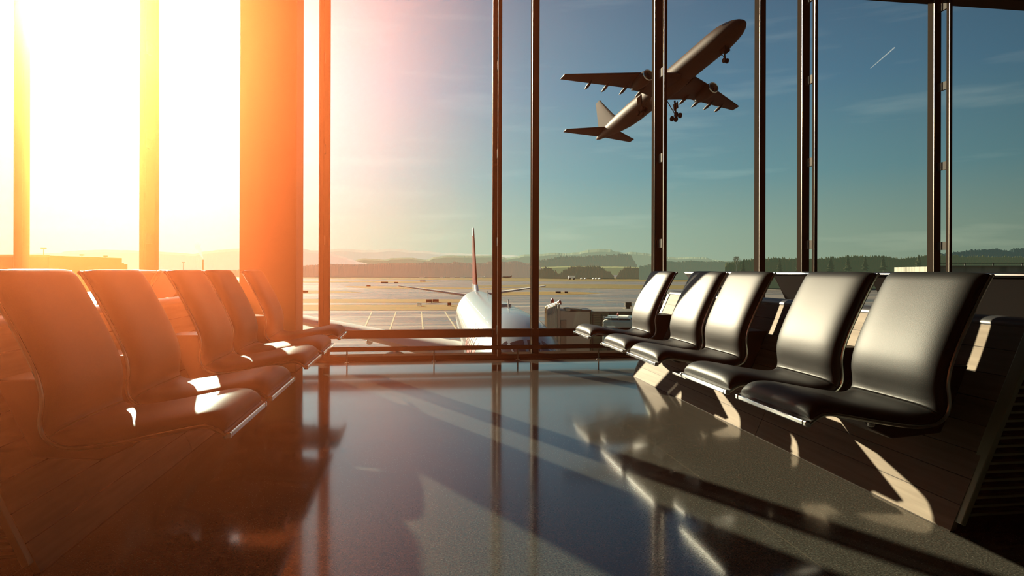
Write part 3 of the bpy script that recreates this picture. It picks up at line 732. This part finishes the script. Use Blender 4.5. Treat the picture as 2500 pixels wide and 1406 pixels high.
# ------------------------------------------------------------------ buildings, masts, chimney in the distance
HANG = airlight_mat('hangar_brown', (.10, .055, .03), (.20, .09, .04), .4)
LIGHTB = airlight_mat('mast_brown', (.2, .12, .07), (.45, .26, .14), .5)
def blockhouse(name, px0, px1, ytop, t, label, ledge=True, dpt=60):
    a, b = at_t(px0, ytop, t), at_t(px1, ytop, t); d = (b-a); d.z = 0; n = Vector((-d.y, d.x, 0)).normalized()*dpt
    R_ = thing(name, label, 'building', (a.x, a.y, ZG))
    hz = a.z - ZG; o0 = Vector((0,0,0)); o1 = d
    vs = [o0, o1, o1+n, o0+n]; vs = vs + [v + Vector((0,0,hz)) for v in vs]
    MB().add(vs, [(0,3,2,1),(4,5,6,7),(0,1,5,4),(1,2,6,5),(2,3,7,6),(3,0,4,7)]).build('wall', HANG, R_)
    MB().bar(o0+Vector((0,0,hz)), o1+Vector((0,0,hz)), 1.0, .8).build('roof_edge', LIGHTB, R_)
    k = max(3, int(d.length/18)); u = d.normalized()
    for i in range(k):
        c = d*((i+.5)/k); w = d.length/k*.3
        q = [c-u*w-n*.002, c+u*w-n*.002]; q = q + [v+Vector((0,0,hz*.6)) for v in q[::-1]]
        MB().add(q, [(0,1,2,3)]).build('gate', LIGHTB, R_)
    return R_
blockhouse('hangar', -200, 119, 623, 320, 'large brown hangar at the edge of the airfield')
blockhouse('low_building', 132, 203, 642.5, 520, 'long low building beyond the hangar')
blockhouse('small_building', 250, 266.5, 641.5, 520, 'small square building near the light mast', dpt=20)
def mast(px, ytop, t, label, heads=3):
    p = at_t(px, ytop, t); hz = p.z - ZG
    R_ = thing('light_mast', label, 'light mast', (p.x, p.y, ZG), 0, 'apron light masts')
    MB().tube([(0,0,0), (0,0,hz)], [.35, .2], 8).build('pole', LIGHTB, R_)
    for k in range(heads): MB().box(-1.6+k*1.15, -.7+k*1.15, -.4, .4, hz-.9, hz).build('lamp_head', LIGHTB, R_)
for px, y, t, l in ((106.5, 604, 420, 'tallest light mast rising behind the hangar'), (200, 621, 500, 'light mast at the end of the low building'), (257, 624, 505, 'light mast above the small square building'),
                    (162, 637, 700, 'short light mast over the low building'), (179, 634, 700, 'second short light mast over the low building'), (275.5, 643, 700, 'short light mast just past the small square building'),
                    (447.5, 640, 800, 'lone thin light mast between mullion and chimney')):
    mast(px, y, t, l)
p = at_t(495.5, 634, 1500)
R_ = thing('chimney', 'distant factory chimney giving off pale smoke', 'chimney', (p.x, p.y, ZG))
MB().tube([(0,0,0), (0,0,p.z-ZG)], [2.2, 1.4], 10).build('stack', LIGHTB, R_)
MB().lathe([(p.z-ZG-3, 1.7), (p.z-ZG, 1.7)], (0,0,0), 'z', 10).build('rim', LIGHTB, R_)
def smoke_mat():
    m = bpy.data.materials.new('pale_smoke'); m.use_nodes = True
    nt = m.node_tree; nt.nodes.clear(); L = nt.links.new
    o = nt.nodes.new('ShaderNodeOutputMaterial'); t = nt.nodes.new('ShaderNodeBsdfTransparent'); d = nt.nodes.new('ShaderNodeEmission')
    d.inputs[0].default_value = (1, .95, .78, 1); d.inputs[1].default_value = .95
    x = nt.nodes.new('ShaderNodeMixShader'); x.inputs[0].default_value = .22
    L(t.outputs[0], x.inputs[1]); L(d.outputs[0], x.inputs[2]); L(x.outputs[0], o.inputs[0]); return m
SMOKE = smoke_mat()
m = MB(); rnd = random.Random(5)
for k in range(16):
    f = k/15; c = at_t(495.5 - 13*f**.8 + rnd.uniform(-2,2)*f, 630 - 31*f, 1500); r = 1.5 + 5*f
    m.lathe([(-r, .02), (-r*.6, r*.8), (0, r), (r*.6, r*.8), (r, .02)], c, 'z', 8)
tag(m.build('smoke', SMOKE, smooth=True), 'thin pale smoke drifting up from the distant chimney', 'smoke', kind='stuff')
a, b = at_t(2125, 167, 3000), at_t(2184, 116, 3000)
m = MB().tube([a, a*.6+b*.4, b], [1.0, 2.2, 2.6], 8)
tag(m.build('condensation_trail', SMOKE, smooth=True), 'short white condensation trail high in the blue sky', 'contrail')

# concrete parapet of the neighbouring terrace
a, b = at_t(2288, 650.5, 42), at_t(2640, 644, 40)
R_ = thing('terrace_block', 'pale concrete terrace block with parapet outside the shaded windows', 'building', (a.x, a.y, ZG), 0)
d = Vector((b.x-a.x, b.y-a.y, 0)); n = Vector((-d.y, d.x, 0)).normalized()*9; hz = a.z - ZG
vs = [Vector((0,0,0)), d, d+n, n]; vs += [v + Vector((0,0,hz)) for v in vs]
MB().add(vs, [(0,3,2,1),(4,5,6,7),(0,1,5,4),(1,2,6,5),(2,3,7,6),(3,0,4,7)]).build('concrete_wall', CONCRETE, R_)
MB().bar(Vector((0,0,hz+.03)) - n*.01, d + Vector((0,0,hz+.03)) - n*.01, .3, .06).build('coping', METAL2, R_)
MB().bar(Vector((0,0,hz+.22)), d + Vector((0,0,hz+.22)), .05, .05).build('parapet_rail', BLACK, R_)
for k in range(6):
    q = d*(k/5); MB().bar(q + Vector((0,0,hz)), q + Vector((0,0,hz+.22)), .05, .05).build('rail_post', BLACK, R_)
a0, b0 = at_t(2260, 651.5, 46), at_t(2276, 651.5, 46)
MB().box(a0.x-a.x, b0.x-a.x, a0.y-a.y, a0.y-a.y+2, 0, a0.z-ZG).build('end_block', CONCRETE, R_)

# ------------------------------------------------------------------ boarding bridge and high-lift truck
BRW = mat('bridge_white', (.60, .50, .40), .6); BRG = mat('bridge_green', (.13, .14, .09), .6); CANO = mat('canopy_fabric', (.80, .72, .58), .7); BEAC = mat('red_beacon', (.5, .08, .04), .4)
c = at_t(1390, 760, 47)
br = thing('boarding_bridge', 'boarding bridge with ribbed canopy docked at the parked airliner', 'boarding bridge', (c.x, c.y, ZG), -PS)
zb = -5.3 - ZG                                         # bridge floor height above apron
W = lambda px: (px-1390)/F*47
Zp = lambda py: H + (HY-py)/F*47 - ZG
MB().box(W(1362), W(1436), -1.4, 1.4, zb, Zp(754)).build('cab', BRW, br, bevel=.08)
MB().box(W(1386), W(1437), -1.46, 1.46, Zp(757), Zp(753)).build('cab_roof_edge', BLACK, br)
MB().box(W(1365), W(1379), -1.44, -1.40, zb+.25, Zp(777)).build('cab_door', mat('bridge_door', (.42, .31, .23), .6), br, bevel=.02)
MB().box(W(1436), W(1640), -1.5, 1.5, zb+.1, Zp(759)).build('tunnel', BRG, br, bevel=.05)
for k in range(9): MB().box(W(1440+k*20), W(1442+k*20), -1.56, -1.5, zb+.15, Zp(763)).build('tunnel_rib', GREYP, br)
MB().box(W(1436), W(1640), -1.6, 1.6, Zp(759), Zp(756)).build('tunnel_roof', mat('tunnel_roof', (.16, .15, .12), .5), br)
# ribbed canopy hood
hood = MB(); rings = []
for k in range(25):
    f = k/24; x = W(1332) + (W(1364)-W(1332))*f; wob = .10*(k % 2)
    top = Zp(748) + (Zp(736)-Zp(748))*f - wob
    rings.append([(x, -1.4+wob*.3, zb+.1), (x, -1.4+wob*.3, top-.55), (x, -1.0, top-.08), (x, 0, top+.08), (x, 1.0, top-.08), (x, 1.4, top-.55), (x, 1.4, zb+.1)])
hood.loft(rings, closed=False, caps=False).build('canopy', CANO, br)
MB().box(W(1358), W(1364), -1.45, 1.45, zb, Zp(742)).build('canopy_frame', BRW, br, bevel=.04)
for px, y in ((1347, 738), (1365, 742)):
    MB().lathe([(0, .13), (.22, .11), (.34, .02)], (W(px), -.6, Zp(y)), 'z', 10).build('beacon', BEAC, br, smooth=True)
MB().bar((W(1372), -1.2, Zp(750)), (W(1416), -1.2, Zp(753)), .1, .12).build('roof_bar', BRW, br)
MB().box(W(1376), W(1388), -1.5, -.9, Zp(756), Zp(748)).build('roof_unit', BRW, br, bevel=.03)
for px in (1420, 1580):
    leg = MB().box(W(px)-.25, W(px)+.25, -1.2, -.8, .8, zb).box(W(px)-.25, W(px)+.25, .8, 1.2, .8, zb).box(W(px)-.4, W(px)+.4, -1.3, 1.3, .6, 1.0).build('support_leg', GREYP, br)
    for dy in (-1.1, 1.1): MB().lathe([(-.2, .5), (.2, .5)], (W(px), dy, .5), 'y', 14).build('wheel', TYRE, leg, smooth=True)

c = at_t(1511, 800, 40)
tr = thing('high_lift_truck', 'white high-lift service truck with raised box below the boarding bridge', 'truck', (c.x, c.y, ZG), -PS - .25)
W2 = lambda px: (px-1511)/F*40
Z2 = lambda py: H + (HY-py)/F*40 - ZG
MB().box(W2(1476), W2(1546), -1.0, 1.6, Z2(838), Z2(778)).build('box_body', mat('truck_white', (.75, .73, .62), .5), tr, bevel=.12)
MB().box(W2(1486), W2(1506), -1.03, -1.0, Z2(800), Z2(793)).build('label_panel', SIGNW, tr)
MB().box(W2(1480), W2(1542), -.9, 1.5, Z2(776), Z2(773)).build('roof_deck', WHITE, tr, bevel=.02)
MB().box(W2(1510), W2(1534), -.5, .7, Z2(773), Z2(770)).build('roof_hatch', SIGNW, tr, bevel=.02)
for px in (1479, 1496, 1514, 1541):
    MB().tube([(W2(px), -.95, Z2(777)), (W2(px), -.95, Z2(769))], .02, 6).build('roof_post', WHITE, tr)
MB().tube([(W2(1479), -.95, Z2(770)), (W2(1541), -.95, Z2(770))], .018, 6).build('roof_rail', WHITE, tr)
MB().lathe([(0, .06), (.12, .05), (.18, .01)], (W2(1507), .4, Z2(771)), 'z', 8).build('beacon', BEAC, tr)
MB().bar((W2(1486), -.7, 1.0), (W2(1536), -.7, Z2(838)), .12, .16).bar((W2(1536), -.7, 1.0), (W2(1486), -.7, Z2(838)), .12, .16).build('scissor_lift', GREYP, tr)
MB().box(W2(1462), W2(1560), -.95, 1.5, .7, 1.05).build('chassis', BLACK, tr)
MB().box(W2(1548), W2(1580), -.95, 1.5, .9, 2.6).build('driver_cab', WHITE, tr, bevel=.1)
for px in (1480, 1555):
    for dy in (-.95, 1.5): MB().lathe([(-.16, .5), (.16, .5)], (W2(px), dy, .5), 'y', 14).build('wheel', TYRE, tr, smooth=True)
c = at_t(1533, 768, 50)
pl = thing('vent_post', 'square grey post with cap box behind the service truck', 'post', (c.x, c.y, ZG), -PS)
hz = H + (HY-737)/F*50 - ZG
MB().box(-.15, .15, -.15, .15, 0, hz-.3).build('post', GREYP, pl); MB().box(-.23, .23, -.23, .23, hz-.32, hz).build('cap_box', GREYP, pl)

# ------------------------------------------------------------------ haze added to the lounge for the warm glare
g_ = .004
HAZE = haze_material('glare_haze', [((1, .165, .022), .062, .72), ((1, .95, 1), .0024, .93), ((1, 1, 1), .0010, .96)], -1.2, 1.0, .010)
hz_ = MB().box(X0+g_, X1-g_, YB+g_, D-.30, g_, ZC-g_).build('haze', HAZE)
tag(hz_, 'added warm orange haze carrying the sun glare, densest over the shaded row of chairs', 'haze', kind='stuff')

# ------------------------------------------------------------------ light
def sun(name, az, el, energy, color, ang):
    d = bpy.data.lights.new(name, 'SUN'); d.energy = energy; d.color = color; d.angle = radians(ang)
    o = bpy.data.objects.new(name, d); COL.objects.link(o)
    v = Vector((-sin(radians(az))*cos(radians(el)), cos(radians(az))*cos(radians(el)), sin(radians(el))))
    o.rotation_euler = v.to_track_quat('Z', 'Y').to_euler(); o.location = v*30
    return o
sun('sun', 27.0, 18.0, 14.0, (1, .85, .62), .6)

GLOW = Vector((-.3718, 1.0639, .324)).normalized()
w = bpy.data.worlds.new('sky'); scene.world = w; w.use_nodes = True
nt = w.node_tree; L = nt.links.new; nt.nodes.clear()
out = nt.nodes.new('ShaderNodeOutputWorld'); bg = nt.nodes.new('ShaderNodeBackground'); L(bg.outputs[0], out.inputs[0])
tc = nt.nodes.new('ShaderNodeTexCoord'); nrm = nt.nodes.new('ShaderNodeVectorMath'); nrm.operation = 'NORMALIZE'; L(tc.outputs['Generated'], nrm.inputs[0])
sep = nt.nodes.new('ShaderNodeSeparateXYZ'); L(nrm.outputs[0], sep.inputs[0])
rp = nt.nodes.new('ShaderNodeValToRGB'); L(sep.outputs['Z'], rp.inputs[0])
E_ = rp.color_ramp.elements
E_[0].position = 0; E_[0].color = (.42, .52, .38, 1)
E_[1].position = 1; E_[1].color = (.05, .10, .15, 1)
for p_, c_ in ((.06, (.35, .48, .39)), (.14, (.20, .38, .41)), (.26, (.125, .265, .37)), (.40, (.085, .17, .27))):
    e = E_.new(p_); e.color = (*c_, 1)
dot = nt.nodes.new('ShaderNodeVectorMath'); dot.operation = 'DOT_PRODUCT'; L(nrm.outputs[0], dot.inputs[0]); dot.inputs[1].default_value = GLOW
mxx = nt.nodes.new('ShaderNodeMath'); mxx.operation = 'MAXIMUM'; mxx.inputs[1].default_value = 0; L(dot.outputs['Value'], mxx.inputs[0])
# the sky darkens away from the sun
fall = nt.nodes.new('ShaderNodeMapRange'); fall.inputs['From Min'].default_value = .3; fall.inputs['From Max'].default_value = .9
fall.inputs['To Min'].default_value = .5; fall.inputs['To Max'].default_value = 1.12; L(mxx.outputs[0], fall.inputs['Value'])
dim = nt.nodes.new('ShaderNodeVectorMath'); dim.operation = 'SCALE'; L(rp.outputs[0], dim.inputs[0]); L(fall.outputs[0], dim.inputs['Scale'])
cur = dim.outputs[0]
for pw, col in ((9, (.29, .29, .25)), (40, (.85, .80, .70)), (260, (1.4, 1.35, 1.2)), (3000, (6, 6, 5.6))):
    q = nt.nodes.new('ShaderNodeMath'); q.operation = 'POWER'; q.inputs[1].default_value = pw; L(mxx.outputs[0], q.inputs[0])
    a = nt.nodes.new('ShaderNodeVectorMath'); a.operation = 'SCALE'; a.inputs[0].default_value = col; L(q.outputs[0], a.inputs['Scale'])
    b = nt.nodes.new('ShaderNodeVectorMath'); b.operation = 'ADD'; L(cur, b.inputs[0]); L(a.outputs[0], b.inputs[1]); cur = b.outputs[0]
# thin cirrus
mp = nt.nodes.new('ShaderNodeMapping'); mp.inputs['Scale'].default_value = (3, 3, 26); mp.inputs['Rotation'].default_value = (0, .12, 0); L(nrm.outputs[0], mp.inputs[0])
nz = nt.nodes.new('ShaderNodeTexNoise'); nz.inputs['Scale'].default_value = 1.6; nz.inputs['Detail'].default_value = 7; L(mp.outputs[0], nz.inputs[0])
cr = nt.nodes.new('ShaderNodeMapRange'); cr.inputs['From Min'].default_value = .56; cr.inputs['From Max'].default_value = .8; cr.inputs['To Max'].default_value = .09; L(nz.outputs[0], cr.inputs['Value'])
cv = nt.nodes.new('ShaderNodeVectorMath'); cv.operation = 'SCALE'; cv.inputs[0].default_value = (1, .88, .62); L(cr.outputs[0], cv.inputs['Scale'])
fin_ = nt.nodes.new('ShaderNodeVectorMath'); fin_.operation = 'ADD'; L(cur, fin_.inputs[0]); L(cv.outputs[0], fin_.inputs[1])
L(fin_.outputs[0], bg.inputs[0]); bg.inputs[1].default_value = 1.0

# ------------------------------------------------------------------ camera
cd = bpy.data.cameras.new('camera'); cam = bpy.data.objects.new('camera', cd); COL.objects.link(cam)
cd.sensor_fit = 'HORIZONTAL'; cd.sensor_width = 36; cd.lens = 36*F/2500
cd.shift_y = (HY - 703)/2500.0
cd.clip_start = .05; cd.clip_end = 20000
cam.location = (0, 0, H)
cam.rotation_euler = (Matrix.Rotation(-PS, 3, 'Z') @ Matrix.Rotation(pi/2, 3, 'X') @ Matrix.Rotation(RO, 3, 'Z')).to_euler()
scene.camera = cam

scene.view_settings.view_transform = 'Standard'
scene.view_settings.look = 'None'
scene.view_settings.exposure = 0
scene.view_settings.gamma = .88
scene.cycles.use_denoising = True
scene.cycles.max_bounces = 6
scene.cycles.diffuse_bounces = 3
scene.cycles.glossy_bounces = 3
scene.cycles.transparent_max_bounces = 24
scene.cycles.volume_bounces = 0
scene.cycles.volume_step_rate = 1.0
scene.cycles.caustics_reflective = False
scene.cycles.caustics_refractive = False
scene.cycles.sample_clamp_indirect = 4
